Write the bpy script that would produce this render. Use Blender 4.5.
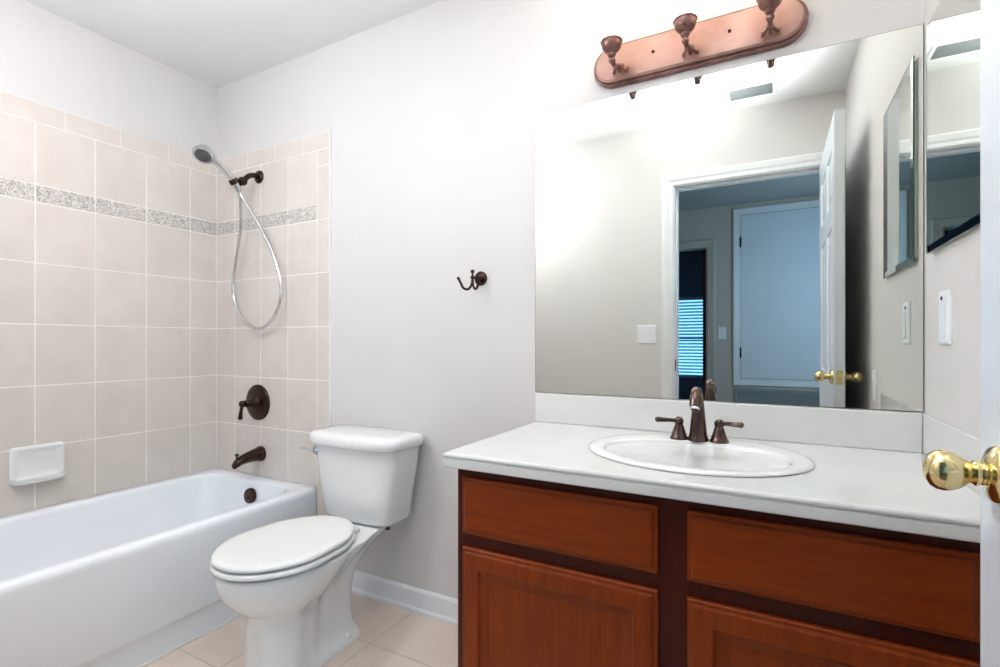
import bpy, bmesh, math, random
from mathutils import Vector, Matrix
random.seed(7)
for o in list(bpy.data.objects):
    bpy.data.objects.remove(o)
S = bpy.context.scene
C = S.collection
PI = math.pi

# ------------------------------------------------------------------ camera
cd = bpy.data.cameras.new('camera'); cam = bpy.data.objects.new('camera', cd); C.objects.link(cam)
cam.location = (2.579, -1.63, 1.082)
cam.rotation_euler = (PI/2, 0, math.radians(28.4956))
cd.sensor_fit = 'HORIZONTAL'; cd.sensor_width = 36.0
cd.lens = 504.87/1000*36.0
cd.shift_y = 0.0086
cd.clip_start = 0.02
S.camera = cam

# ------------------------------------------------------------------ world, lights, exposure
w = bpy.data.worlds.new('sky'); S.world = w; w.use_nodes = True
bg = w.node_tree.nodes['Background']
bg.inputs[0].default_value = (0.20, 0.56, 1.0, 1); bg.inputs[1].default_value = 2.0
def area(name, loc, rot, size, power, col=(1, 1, 1), sy=None):
    l = bpy.data.lights.new(name, 'AREA'); l.energy = power; l.color = col
    l.size = size
    if sy: l.shape = 'RECTANGLE'; l.size_y = sy
    o = bpy.data.objects.new(name, l); C.objects.link(o); o.location = loc; o.rotation_euler = rot
    return o
area('hall_fill_light', (3.72, -2.75, 1.5), (0, PI/2, 0), 0.9, 13, (0.62, 0.84, 1.0), 1.3)  # added bluish fill for the hall, shining through the added window
fl = bpy.data.lights.new('bounce_flash', 'SPOT'); fl.energy = 92; fl.color = (0.93, 0.97, 1.0); fl.spot_size = math.radians(104); fl.spot_blend = 1.0; fl.shadow_soft_size = 0.06
fo = bpy.data.objects.new('bounce_flash', fl); C.objects.link(fo); fo.location = (2.28, -0.90, 1.72)
fo.rotation_euler = Vector((-0.12, -0.08, 1.0)).to_track_quat('-Z', 'Y').to_euler()
S.view_settings.view_transform = 'Standard'
S.view_settings.look = 'None'
S.view_settings.gamma = 1
S.view_settings.use_curve_mapping = False
S.view_settings.exposure = 0.83
GLOBE = 27.0  # strength of the added fill globe
LAMP = 1.1
BULB = 0.35

# ------------------------------------------------------------------ materials
def lin(c):
    r = []
    for v in c:
        v = v/255.0
        r.append(v/12.92 if v <= 0.04045 else ((v+0.055)/1.055)**2.4)
    return (r[0], r[1], r[2], 1)
def mat(name, col, rough=0.5, metal=0.0, var=None, scale=8, stretch=(1, 1, 1), bump=0, bscale=60, coat=0, rnd=0, detail=4, emit=None, spec=None):
    m = bpy.data.materials.new(name); m.use_nodes = True
    nt = m.node_tree; N = nt.nodes; L = nt.links; p = N['Principled BSDF']
    p.inputs['Base Color'].default_value = lin(col); p.inputs['Roughness'].default_value = rough
    p.inputs['Metallic'].default_value = metal
    if spec is not None: p.inputs['Specular IOR Level'].default_value = spec
    if coat: p.inputs['Coat Weight'].default_value = coat; p.inputs['Coat Roughness'].default_value = 0.08
    tc = N.new('ShaderNodeTexCoord'); mp = N.new('ShaderNodeMapping'); mp.inputs['Scale'].default_value = stretch
    L.new(tc.outputs['Object'], mp.inputs['Vector'])
    src = None
    if var:
        nz = N.new('ShaderNodeTexNoise'); nz.inputs['Scale'].default_value = scale; nz.inputs['Detail'].default_value = detail
        L.new(mp.outputs[0], nz.inputs['Vector'])
        rp = N.new('ShaderNodeValToRGB'); rp.color_ramp.elements[0].position = 0.3; rp.color_ramp.elements[1].position = 0.7
        rp.color_ramp.elements[0].color = lin(var); rp.color_ramp.elements[1].color = lin(col)
        L.new(nz.outputs['Fac'], rp.inputs['Fac']); src = rp.outputs['Color']
    if rnd:
        g = N.new('ShaderNodeNewGeometry'); mr = N.new('ShaderNodeMapRange')
        mr.inputs['To Min'].default_value = 1-rnd; mr.inputs['To Max'].default_value = 1+rnd
        L.new(g.outputs['Random Per Island'], mr.inputs['Value'])
        hs = N.new('ShaderNodeHueSaturation'); L.new(mr.outputs['Result'], hs.inputs['Value'])
        if src: L.new(src, hs.inputs['Color'])
        else: hs.inputs['Color'].default_value = lin(col)
        src = hs.outputs['Color']
    if src: L.new(src, p.inputs['Base Color'])
    if bump:
        nb = N.new('ShaderNodeTexNoise'); nb.inputs['Scale'].default_value = bscale; nb.inputs['Detail'].default_value = 3
        L.new(mp.outputs[0], nb.inputs['Vector'])
        b = N.new('ShaderNodeBump'); b.inputs['Strength'].default_value = bump; b.inputs['Distance'].default_value = 0.002
        L.new(nb.outputs['Fac'], b.inputs['Height']); L.new(b.outputs['Normal'], p.inputs['Normal'])
    if emit:
        p.inputs['Emission Color'].default_value = lin(emit[0]); p.inputs['Emission Strength'].default_value = emit[1]
    return m

M = {}
M['wall'] = mat('wall paint', (221, 217, 215), 0.55, var=(218, 214, 212), scale=3, bump=0.05, bscale=180)
M['ceiling'] = mat('ceiling paint', (236, 236, 236), 0.7, var=(233, 233, 233), scale=3, bump=0.08, bscale=150)
M['white_trim'] = mat('white gloss trim paint', (238, 239, 241), 0.28, var=(234, 235, 238), scale=4)
M['door_paint'] = mat('white door paint', (230, 236, 243), 0.3, var=(226, 232, 240), scale=4)
M['tile'] = mat('beige glazed tile', (221, 212, 204), 0.22, var=(215, 205, 196), scale=9, rnd=0.025, bump=0.03, bscale=30)
M['grout'] = mat('pale grout', (244, 239, 233), 0.8, var=(238, 232, 225), scale=20)
M['floor_tile'] = mat('tan floor tile', (230, 213, 199), 0.32, var=(221, 203, 188), scale=6, rnd=0.03, bump=0.05, bscale=25)
M['floor_grout'] = mat('tan floor grout', (214, 196, 179), 0.85, var=(206, 188, 170), scale=20)
M['porcelain'] = mat('white porcelain', (238, 238, 236), 0.1, var=(235, 235, 233), scale=2, coat=0.4)
M['tub'] = mat('white bathtub enamel', (246, 249, 252), 0.13, var=(243, 246, 250), scale=2, coat=0.3)
M['seat_plastic'] = mat('white seat plastic', (237, 237, 234), 0.22, var=(234, 234, 231), scale=2)
M['counter'] = mat('white cultured marble', (228, 227, 224), 0.16, var=(223, 222, 219), scale=5, coat=0.2)
M['bronze'] = mat('oil rubbed bronze', (74, 55, 47), 0.26, 0.85, var=(52, 38, 33), scale=25)
M['faucet_bronze'] = mat('brushed brown bronze', (108, 88, 82), 0.17, 0.9, var=(78, 62, 57), scale=25)
M['copper'] = mat('rubbed copper bronze', (190, 152, 140), 0.40, 0.3, var=(172, 130, 119), scale=14, bump=0.04, bscale=30)
M['copper_dark'] = mat('dark copper bronze', (150, 112, 104), 0.3, 0.55, var=(112, 78, 70), scale=30)
M['chrome'] = mat('chrome', (216, 217, 219), 0.12, 1.0, var=(205, 206, 208), scale=20)
M['nozzle'] = mat('grey nozzle plate', (112, 114, 116), 0.35, 0.3, var=(62, 64, 67), scale=220)
M['brass'] = mat('polished brass', (232, 212, 158), 0.12, 1.0, var=(224, 202, 144), scale=10)
M['wood_h'] = mat('cherry wood across', (140, 57, 9), 0.36, var=(123, 47, 6), scale=5, stretch=(1.2, 6, 16), spec=0.22, detail=8)
M['wood_v'] = mat('cherry wood upright', (140, 57, 9), 0.36, var=(123, 47, 6), scale=5, stretch=(16, 6, 1.2), spec=0.22, detail=8)
M['wood_frame'] = mat('dark cherry face frame', (78, 24, 10), 0.36, var=(64, 18, 8), scale=5, stretch=(14, 6, 1.2), spec=0.22, detail=8)
M['mirror'] = mat('silvered mirror', (226, 228, 222), 0.0, 1.0)
M['glass_edge'] = mat('green glass edge', (44, 118, 98), 0.08, 0.0, var=(26, 84, 70), scale=20, coat=0.5)
M['mirror_edge'] = mat('grey mirror edge', (120, 124, 122), 0.2, 0.2, var=(96, 100, 98), scale=30)
M['clip'] = mat('dark plastic clip', (58, 52, 48), 0.35, var=(40, 36, 33), scale=40)
M['plate'] = mat('white switch plastic', (244, 245, 248), 0.3, var=(240, 241, 245), scale=10)
M['vent'] = mat('grey white enamelled vent', (150, 157, 160), 0.45, var=(144, 151, 154), scale=20)
M['dark'] = mat('dark gap', (40, 40, 42), 0.8, var=(30, 30, 32), scale=20)
M['hall_wall'] = mat('hall beige paint', (200, 190, 178), 0.6, var=(196, 186, 174), scale=3, bump=0.05, bscale=150)
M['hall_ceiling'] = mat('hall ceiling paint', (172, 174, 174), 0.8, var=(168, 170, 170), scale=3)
M['hall_floor'] = mat('hall brown carpet', (140, 124, 108), 0.95, var=(120, 104, 90), scale=90, bump=0.4, bscale=300)
M['room_wall'] = mat('blue grey bedroom paint', (150, 166, 186), 0.7, var=(144, 160, 180), scale=3)
M['hinge'] = mat('black hinge', (34, 32, 31), 0.4, 0.6, var=(24, 22, 22), scale=30)
M['caulk'] = mat('white caulk', (240, 238, 234), 0.5, var=(234, 232, 228), scale=30)

def accent_mat():
    m = bpy.data.materials.new('scrolled accent tile'); m.use_nodes = True
    N = m.node_tree.nodes; L = m.node_tree.links; p = N['Principled BSDF']; p.inputs['Roughness'].default_value = 0.3
    tc = N.new('ShaderNodeTexCoord'); nz = N.new('ShaderNodeTexNoise')
    nz.inputs['Scale'].default_value = 48; nz.inputs['Detail'].default_value = 2; nz.inputs['Distortion'].default_value = 2.5
    L.new(tc.outputs['Object'], nz.inputs['Vector'])
    r = N.new('ShaderNodeValToRGB'); e = r.color_ramp.elements
    e[0].position = 0.40; e[0].color = lin((222, 215, 207)); e[1].position = 0.62; e[1].color = lin((224, 217, 209))
    a = r.color_ramp.elements.new(0.475); a.color = lin((150, 146, 144))
    b = r.color_ramp.elements.new(0.50); b.color = lin((128, 124, 122))
    c = r.color_ramp.elements.new(0.54); c.color = lin((216, 209, 201))
    L.new(nz.outputs['Fac'], r.inputs['Fac']); L.new(r.outputs['Color'], p.inputs['Base Color'])
    return m
M['accent'] = accent_mat()
def shade_mat():
    m = mat('glowing frosted glass', (250, 248, 240), 0.4, emit=((255, 244, 226), LAMP))
    return m
M['shade'] = shade_mat()
M['dome'] = mat('added fill globe glow', (248, 248, 246), 0.4, emit=((246, 250, 255), GLOBE))
def blind_mat():
    m = bpy.data.materials.new('white blind slat'); m.use_nodes = True
    N = m.node_tree.nodes; L = m.node_tree.links
    p = N['Principled BSDF']; p.inputs['Base Color'].default_value = lin((225, 228, 230)); p.inputs['Roughness'].default_value = 0.5
    t = N.new('ShaderNodeBsdfTranslucent'); t.inputs['Color'].default_value = lin((225, 228, 232))
    x = N.new('ShaderNodeMixShader'); x.inputs[0].default_value = 0.5
    L.new(p.outputs[0], x.inputs[1]); L.new(t.outputs[0], x.inputs[2]); L.new(x.outputs[0], N['Material Output'].inputs['Surface'])
    return m
M['blind'] = blind_mat()
def glass_mat():
    m = bpy.data.materials.new('window glass'); m.use_nodes = True
    p = m.node_tree.nodes['Principled BSDF']
    p.inputs['Transmission Weight'].default_value = 1; p.inputs['Roughness'].default_value = 0.0; p.inputs['IOR'].default_value = 1.01
    return m
M['glass'] = glass_mat()

# ------------------------------------------------------------------ mesh helpers
class MB:
    """collects shapes of one part into one mesh"""
    def __init__(s): s.bm = bmesh.new()
    def face(s, vs, mi=0):
        try:
            f = s.bm.faces.new(vs); f.material_index = mi; return f
        except ValueError: return None
    def box(s, a, b, mi=0):
        x0, y0, z0 = [min(p, q) for p, q in zip(a, b)]; x1, y1, z1 = [max(p, q) for p, q in zip(a, b)]
        v = [s.bm.verts.new(p) for p in ((x0,y0,z0),(x1,y0,z0),(x1,y1,z0),(x0,y1,z0),(x0,y0,z1),(x1,y0,z1),(x1,y1,z1),(x0,y1,z1))]
        for q in ((0,3,2,1),(4,5,6,7),(0,1,5,4),(1,2,6,5),(2,3,7,6),(3,0,4,7)): s.face([v[i] for i in q], mi)
        return s
    def loft(s, rings, cap0=True, cap1=True, mi=0, closed=True):
        R = [[s.bm.verts.new(p) for p in r] for r in rings]
        n = len(R[0])
        for a, b in zip(R, R[1:]):
            for i in range(n if closed else n-1):
                j = (i+1) % n
                s.face([a[i], a[j], b[j], b[i]], mi)
        if cap0: s.face(list(reversed(R[0])), mi)
        if cap1: s.face(R[-1], mi)
        return R
    def lathe(s, prof, origin=(0,0,0), axis=(0,0,1), n=28, mi=0, cap0=True, cap1=True, sx=1.0):
        ax = Vector(axis).normalized(); u = ax.orthogonal().normalized(); v = ax.cross(u); o = Vector(origin)
        rings = []
        for r, h in prof:
            r = max(r, 1e-5)
            rings.append([o + ax*h + u*(r*math.cos(2*PI*k/n)*sx) + v*(r*math.sin(2*PI*k/n)) for k in range(n)])
        s.loft(rings, cap0, cap1, mi); return s
    def tube(s, pts, rad, n=12, mi=0, smooth=True, sub=8):
        P = [Vector(p) for p in pts]
        rr = rad if isinstance(rad, (list, tuple)) else [rad]*len(P)
        if smooth and len(P) > 2:
            Q = []; Rr = []
            for i in range(len(P)-1):
                p0 = P[max(i-1, 0)]; p1 = P[i]; p2 = P[i+1]; p3 = P[min(i+2, len(P)-1)]
                for k in range(sub):
                    t = k/sub
                    Q.append(0.5*((2*p1)+(p2-p0)*t+(2*p0-5*p1+4*p2-p3)*t*t+(3*p1-p0-3*p2+p3)*t**3))
                    Rr.append(rr[i]*(1-t)+rr[i+1]*t)
            Q.append(P[-1]); Rr.append(rr[-1]); P, rr = Q, Rr
        T = [(P[min(i+1, len(P)-1)]-P[max(i-1, 0)]).normalized() for i in range(len(P))]
        u = T[0].orthogonal().normalized(); rings = []
        for p, t, r in zip(P, T, rr):
            u = (u - t*u.dot(t)).normalized(); v = t.cross(u)
            rings.append([p+u*(r*math.cos(2*PI*k/n))+v*(r*math.sin(2*PI*k/n)) for k in range(n)])
        s.loft(rings, True, True, mi); return s
    def ball(s, c, r, mi=0, n=16, sq=(1,1,1)):
        c = Vector(c); m = n//2
        rings = [[c+Vector((r*sq[0]*math.sin(PI*j/m)*math.cos(2*PI*k/n), r*sq[1]*math.sin(PI*j/m)*math.sin(2*PI*k/n), -r*sq[2]*math.cos(PI*j/m))) for k in range(n)] for j in range(1, m)]
        s.loft(rings, True, True, mi); return s
    def rect_stack(s, fn, w, h, prof, mi=0, cap0=True, cap1=True, mis=None):
        """stack of inset rectangles; fn(u,v,d) -> point, prof = [(inset, depth)]"""
        rings = [[s.bm.verts.new(fn(u, v, d)) for u, v in ((i, i), (w-i, i), (w-i, h-i), (i, h-i))] for i, d in prof]
        for q, (a, b) in enumerate(zip(rings, rings[1:])):
            for i in range(4):
                j = (i+1) % 4; s.face([a[i], a[j], b[j], b[i]], mis[q] if mis else mi)
        if cap0: s.face(list(reversed(rings[0])), mis[0] if mis else mi)
        if cap1: s.face(rings[-1], mis[-1] if mis else mi)
        return s
    def build(s, name, m, parent=None, smooth=False, bevel=0, sub=0, seg=2, origin=None, angle=40):
        bmesh.ops.recalc_face_normals(s.bm, faces=s.bm.faces)
        me = bpy.data.meshes.new(name); s.bm.to_mesh(me); s.bm.free()
        for x in (m if isinstance(m, (list, tuple)) else [m]): me.materials.append(x)
        o = bpy.data.objects.new(name, me); C.objects.link(o)
        if smooth:
            for p in me.polygons: p.use_smooth = True
            if not sub:
                try: me.set_sharp_from_angle(angle=math.radians(angle))
                except Exception: pass
        if bevel:
            b = o.modifiers.new('bevel', 'BEVEL'); b.width = bevel; b.segments = seg; b.limit_method = 'ANGLE'; b.angle_limit = math.radians(35)
        if sub:
            q = o.modifiers.new('subdivision', 'SUBSURF'); q.levels = sub; q.render_levels = sub
        if parent:
            o.parent = parent
            o.matrix_parent_inverse = parent.matrix_basis.inverted()
        return o
def tag(o, label, cat, group=None):
    o['label'] = label; o['category'] = cat
    if group: o['group'] = group
    return o
def thing(name, label, cat, loc=(0,0,0), group=None):
    o = bpy.data.objects.new(name, None); C.objects.link(o); o.location = loc; o.empty_display_size = 0.05
    return tag(o, label, cat, group)
def struct(o, label=None, cat=None):
    o['kind'] = 'structure'
    if label: o['label'] = label
    if cat: o['category'] = cat
    return o
def sempty(name, loc, label, cat):
    o = bpy.data.objects.new(name, None); C.objects.link(o); o.location = loc; o.empty_display_size = 0.05
    return struct(o, label, cat)

# ------------------------------------------------------------------ room measures (metres; back wall is y = 0)
W = 2.912; YF = -1.60; H = 2.42; WT = 0.115
OX0, OX1, OH = 2.045, 2.832, 2.03           # bathroom doorway
HY = -3.80                                   # far wall of the hall
# ------------------------------------------------------------------ structure
def sbox(name, boxes, m, label, cat):
    b = MB()
    for a, c in boxes: b.box(a, c)
    return struct(b.build(name, m), label, cat)
wall_back = sbox('wall_back', [((-0.1, 0, 0), (W+0.1, 0.1, H))], M['wall'], 'off-white bathroom wall behind the toilet and the vanity', 'wall')
wall_left = sbox('wall_left', [((-0.1, YF, 0), (0, 0, H))], M['wall'], 'off-white wall along the bathtub, tiled below', 'wall')
wall_right = sbox('wall_right', [((W, YF, 0), (W+0.1, 0, H))], M['wall'], 'off-white wall at the right end of the vanity', 'wall')
sbox('wall_front', [((-0.1, YF-WT, 0), (OX0-0.02, YF, H)), ((OX1+0.02, YF-WT, 0), (W+0.1, YF, H)), ((OX0-0.02, YF-WT, OH+0.02), (OX1+0.02, YF, H))],
     M['wall'], 'off-white wall with the doorway, seen in the mirror', 'wall')
sbox('ceiling', [((-0.1, YF-WT, H), (W+0.1, 0.1, H+0.08))], M['ceiling'], 'white bathroom ceiling', 'ceiling')

# floor: tiles with grout
def tile_grid(us, vs, fn, g, t, mt, mg, name, parent, back=0.0):
    """tiles between the joints us/vs; fn(u,v,d)"""
    b = MB()
    b.rect_stack(lambda u, v, d: fn(us[0]+u, vs[0]+v, d), us[-1]-us[0], vs[-1]-vs[0], [(0, back), (0, t-0.0012)], 1)
    for u0, u1 in zip(us, us[1:]):
        for v0, v1 in zip(vs, vs[1:]):
            w_, h_ = u1-u0-g, v1-v0-g
            if w_ < 0.004 or h_ < 0.004: continue
            b.rect_stack(lambda u, v, d: fn(u0+g/2+u, v0+g/2+v, d), w_, h_, [(0, t-0.0014), (0, t-0.0005), (0.0012, t)], 0, cap0=False)
    return b.build(name, [mt, mg], parent)
xs = [0.0]+[1.305-0.345*k for k in (3, 2, 1, 0)]+[1.305+0.345*k for k in (1, 2, 3, 4)]+[W]
ys = [0.0, 0.26, 0.605, 0.95, 1.295, 1.6+WT]
fl = tile_grid(xs, ys, lambda u, v, d: (u, -v, d-0.08), 0.006, 0.08, M['floor_tile'], M['floor_grout'], 'floor', None)
struct(fl, 'tan square floor tiles of the bathroom', 'floor')

# tile surround
T = 0.009
rows = [0.421, 0.666, 0.909, 1.153, 1.397, 1.6375]
ul = [0.0]+[0.147+0.2015*k for k in range(8)]; ul[-1] = 1.6
lw = lambda u, v, d: (d, -u, v)
bw = lambda u, v, d: (u, -d, v)
tile_grid(ul, rows, lw, 0.005, T, M['tile'], M['grout'], 'tile_field', wall_left)
tile_grid(ul, [1.6375, 1.7076], lw, 0.005, T, M['accent'], M['grout'], 'accent_strip', wall_left)
tile_grid(ul, [1.7076, 1.955], lw, 0.005, T, M['tile'], M['grout'], 'top_tile_row', wall_left)
uc = [0.0]+[0.05+0.2015*k for k in range(8)]+[1.6]
tile_grid(uc, [1.955, 2.033], lw, 0.004, T, M['tile'], M['grout'], 'cap_tile_row', wall_left)
ub = [T, 0.157, 0.3595, 0.556, 0.752]
tile_grid(ub, rows, bw, 0.005, T, M['tile'], M['grout'], 'tile_field', wall_back)
tile_grid(ub, [1.6375, 1.7076], bw, 0.005, T, M['accent'], M['grout'], 'accent_strip', wall_back)
tile_grid(ub, [1.7076, 1.955], bw, 0.005, T, M['tile'], M['grout'], 'top_tile_row', wall_back)
tile_grid([T, 0.06, 0.26, 0.46, 0.655, 0.831], [1.955, 2.033], bw, 0.004, T, M['tile'], M['grout'], 'cap_tile_row', wall_back)
tile_grid([0.752, 0.831], [0.0, 0.178, 0.421, 0.666, 0.909, 1.153, 1.397, 1.6375, 1.88, 1.955], bw, 0.004, T, M['tile'], M['grout'], 'edge_tile_column', wall_back)

MB().box((T, -T-0.003, 0.421), (T+0.003, -T, 2.033)).build('corner_caulk', M['caulk'], wall_back)
MB().box((0.831, -T, 0.0), (0.835, 0, 2.035)).build('edge_caulk', M['caulk'], wall_back)
# baseboards
def baseboard(name, boxes_fn, label):
    return struct(boxes_fn.build(name, M['white_trim']), label, 'baseboard')
def bb_along_x(x0, x1, y, s):
    b = MB()
    prof = [(0, 0), (0.018, 0), (0.018, 0.012), (0.011, 0.02), (0.011, 0.082), (0.006, 0.09), (0, 0.092)]
    b.loft([[(x, y+s*d, z) for d, z in prof] for x in (x0, x1)])
    return b
def bb_along_y(y0, y1, x, s):
    b = MB()
    prof = [(0, 0), (0.018, 0), (0.018, 0.012), (0.011, 0.02), (0.011, 0.082), (0.006, 0.09), (0, 0.092)]
    b.loft([[(x+s*d, y, z) for d, z in prof] for y in (y0, y1)])
    return b
baseboard('baseboard_back', bb_along_x(0.836, 1.861, 0, -1), 'white baseboard behind the toilet')
baseboard('baseboard_front', bb_along_x(0.76, OX0-0.078, YF, 1), 'white baseboard on the doorway wall')
baseboard('baseboard_right', bb_along_y(-1.58, -0.59, W, -1), 'white baseboard on the right wall behind the door')

# bathroom doorway trim
def casing(x0, x1, h, y, s, cw, b=None, z0=0.0, bottom=False):
    """moulded casing round an opening on the plane y, standing out by s"""
    b = b or MB()
    prof = [(0, 0), (0, 0.008), (0.006, 0.011), (cw*0.35, 0.011), (cw*0.5, 0.015), (cw-0.008, 0.018), (cw, 0.014), (cw, 0)]
    def ring(pt): return [pt(i, d) for i, d in prof]
    path = [lambda i, d: (x0-i, y+s*d, z0-(i if bottom else 0)), lambda i, d: (x0-i, y+s*d, h+i), lambda i, d: (x1+i, y+s*d, h+i), lambda i, d: (x1+i, y+s*d, z0-(i if bottom else 0))]
    R = [ring(p) for p in path]
    if bottom: R.append(R[0])
    b.loft(R, not bottom, not bottom)
    return b
b = casing(OX0-0.005, OX1+0.005, OH+0.005, YF, 1, 0.068)
casing(OX0-0.005, OX1+0.005, OH+0.005, YF-WT, -1, 0.068, b)
b.box((OX0-0.02, YF-WT, 0), (OX0, YF, OH+0.02)).box((OX1, YF-WT, 0), (OX1+0.02, YF, OH+0.02)).box((OX0, YF-WT, OH), (OX1, YF, OH+0.02))
b.box((OX0, YF-0.085, 0), (OX0+0.011, YF-0.045, OH)).box((OX0+0.011, YF-0.085, OH-0.011), (OX1, YF-0.045, OH))
trim = struct(b.build('trim_1', M['white_trim']), 'white casing round the bathroom doorway, seen in the mirror', 'door frame')
MB().box((OX0, YF-0.04, 0.905), (OX0+0.002, YF-0.008, 0.975)).box((OX0+0.001, YF-0.03, 0.925), (OX0+0.0025, YF-0.016, 0.955), 1).build('strike_plate', [M['hinge'], M['dark']], trim)

# bathroom door, swung open against the right wall
DX0, DX1 = 2.794, 2.830; DY0, DY1 = -1.594, -0.832; DZ0, DZ1 = 0.012, 2.026
door = sempty('door_1', (DX1, DY0, 0), 'white six-panel door swung open beside the vanity, edge towards the mirror', 'door')
def panel_face(b, us, vs, cells, fn):
    for i, (u0, u1) in enumerate(zip(us, us[1:])):
        for j, (v0, v1) in enumerate(zip(vs, vs[1:])):
            if (i, j) in cells:
                b.rect_stack(lambda u, v, d: fn(u0+u, v0+v, d), u1-u0, v1-v0, [(0, 0), (0.008, -0.006), (0.016, -0.008), (0.03, -0.007), (0.05, -0.002)], cap0=False)
            else:
                b.face([b.bm.verts.new(fn(u, v, 0)) for u, v in ((u0, v0), (u1, v0), (u1, v1), (u0, v1))])
b = MB()
dw = DY1-DY0; dh = DZ1-DZ0
us = [0, 0.11, dw/2-0.05, dw/2+0.05, dw-0.11, dw]; vs = [0, 0.24, 0.78, 0.93, 1.56, 1.66, 1.89, dh]
cells = {(i, j) for i in (1, 3) for j in (1, 3, 5)}
panel_face(b, us, vs, cells, lambda u, v, d: (DX0-d, DY0+u, DZ0+v))
panel_face(b, us, vs, cells, lambda u, v, d: (DX1+d, DY0+u, DZ0+v))
for (a, c) in (((DY0, DZ0), (DY1, DZ0)), ((DY1, DZ0), (DY1, DZ1)), ((DY1, DZ1), (DY0, DZ1)), ((DY0, DZ1), (DY0, DZ0))):
    b.face([b.bm.verts.new(p) for p in ((DX0, a[0], a[1]), (DX1, a[0], a[1]), (DX1, c[0], c[1]), (DX0, c[0], c[1]))])
bmesh.ops.remove_doubles(b.bm, verts=b.bm.verts, dist=1e-5)
b.build('door_leaf', M['door_paint'], door)
KY, KZ = -0.892, 0.938
kprof = [(0.031, 0), (0.031, 0.004), (0.028, 0.008), (0.019, 0.012), (0.0125, 0.014), (0.0120, 0.016), (0.0138, 0.018), (0.0138, 0.0215), (0.0112, 0.0235),
         (0.0140, 0.028), (0.0185, 0.034), (0.0215, 0.041), (0.0226, 0.048), (0.0215, 0.0545), (0.0178, 0.060), (0.0105, 0.0642), (0.001, 0.0655)]
for sx, x in ((-1, DX0), (1, DX1)):
    k = MB().lathe([(r*1.0, h) for r, h in kprof[:5]], (x, KY, KZ), (sx, 0, 0), 40).build('knob_rose', M['brass'], door, True)
    MB().lathe(kprof[4:], (x, KY, KZ), (sx, 0, 0), 40).build('knob', M['brass'], k, True)
b = MB(); b.box((DX0+0.006, DY1, KZ-0.029), (DX1-0.006, DY1+0.0015, KZ+0.029)); b.lathe([(0.0075, 0), (0.0075, 0.009), (0.006, 0.011)], ((DX0+DX1)/2, DY1, KZ), (0, 1, 0), 16)
b.build('latch_plate', M['brass'], door, True)
for z in (0.25, 1.02, 1.80):
    b = MB(); b.lathe([(0.006, 0), (0.006, 0.09)], (DX1-0.002, DY0-0.001, z-0.045), (0, 0, 1), 10); b.build('door_hinge', M['brass'], door, True)

# ------------------------------------------------------------------ bathtub
def rrect(x0, x1, y0, y1, r, z, n=8):
    P = []
    for cx, cy, a0 in ((x1-r, y1-r, 0), (x0+r, y1-r, PI/2), (x0+r, y0+r, PI), (x1-r, y0+r, 1.5*PI)):
        for k in range(n+1):
            a = a0+PI/2*k/n; P.append((cx+r*math.cos(a), cy+r*math.sin(a), z))
    return P
TX0, TX1, TY0, TY1, TZ = 0.003, 0.745, -1.590, -0.003, 0.419
tub = thing('bathtub', 'white alcove bathtub with a smooth apron below beige wall tile', 'bathtub', (0.37, -0.8, 0))
b = MB(); rr = 0.004
R = [rrect(TX0, TX1-0.018, TY0, TY1, rr, 0.0), rrect(TX0, TX1-0.018, TY0, TY1, rr, 0.092), rrect(TX0, TX1-0.015, TY0, TY1, rr, 0.098), rrect(TX0, TX1-0.004, TY0, TY1, rr, 0.108),
     rrect(TX0, TX1-0.002, TY0, TY1, rr, 0.114), rrect(TX0, TX1, TY0, TY1, rr, 0.385), rrect(TX0, TX1, TY0, TY1, rr, 0.398), rrect(TX0, TX1-0.004, TY0, TY1, rr, 0.411), rrect(TX0, TX1-0.012, TY0, TY1, rr, 0.417), rrect(TX0, TX1-0.022, TY0, TY1, rr, 0.419)]
def inner(e, z, r): return rrect(TX0+0.045+e, TX1-0.062-e, TY0+0.075+e*1.5, TY1-0.062-e*0.6, r, z)
R += [inner(-0.01, 0.419, 0.10), inner(-0.003, 0.417, 0.10), inner(0.003, 0.411, 0.10), inner(0.006, 0.40, 0.10), inner(0.02, 0.30, 0.11), inner(0.045, 0.14, 0.12), inner(0.07, 0.10, 0.12), inner(0.12, 0.085, 0.12)]
b.loft(R); b.build('tub_shell', M['tub'], tub, True, angle=50)
b = MB(); b.box((TX1-0.019, TY0, 0.0), (TX1-0.012, TY1-0.01, 0.007)); b.build('caulk_bead', M['caulk'], tub, bevel=0.002)
ov = Vector((0.385, -0.083, 0.35)); oax = Vector((0, -1, 0.12)).normalized()
b = MB(); b.lathe([(0.036, -0.006), (0.036, 0.006), (0.033, 0.011), (0.02, 0.013), (0.001, 0.0135)], ov, oax, 32); b.build('overflow_plate', M['bronze'], tub, True)
b = MB(); b.tube([ov+oax*0.012, ov+oax*0.02+Vector((0, 0, -0.012))], 0.004, 8); b.build('drain_lever', M['bronze'], tub, True)

# tub spout
sp = thing('tub_spout', 'dark bronze tub spout low on the tiled end wall above the tub rim', 'tub spout', (0.365, -T, 0.535))
b = MB(); zs = 0.535
def osec(y, cz, rx, rz, n=24): return [(0.365+rx*math.cos(2*PI*k/n), y, cz+rz*math.sin(2*PI*k/n)) for k in range(n)]
b.loft([osec(-T, zs, .037, .037), osec(-T-.012, zs, .037, .037), osec(-T-.018, zs, .033, .033), osec(-.05, zs-.001, .031, .030), osec(-.09, zs-.006, .027, .025), osec(-.12, zs-.013, .024, .022), osec(-.142, zs-.024, .022, .020), osec(-.152, zs-.032, .018, .015)])
b.build('spout_body', M['bronze'], sp, True, angle=60)
b = MB(); b.lathe([(0.004, -0.01), (0.004, 0.010), (0.009, 0.013), (0.010, 0.018), (0.006, 0.023), (0.001, 0.024)], (0.365, -.138, zs+.0), (0, 0, 1), 16); b.build('diverter_knob', M['bronze'], sp, True)

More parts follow.
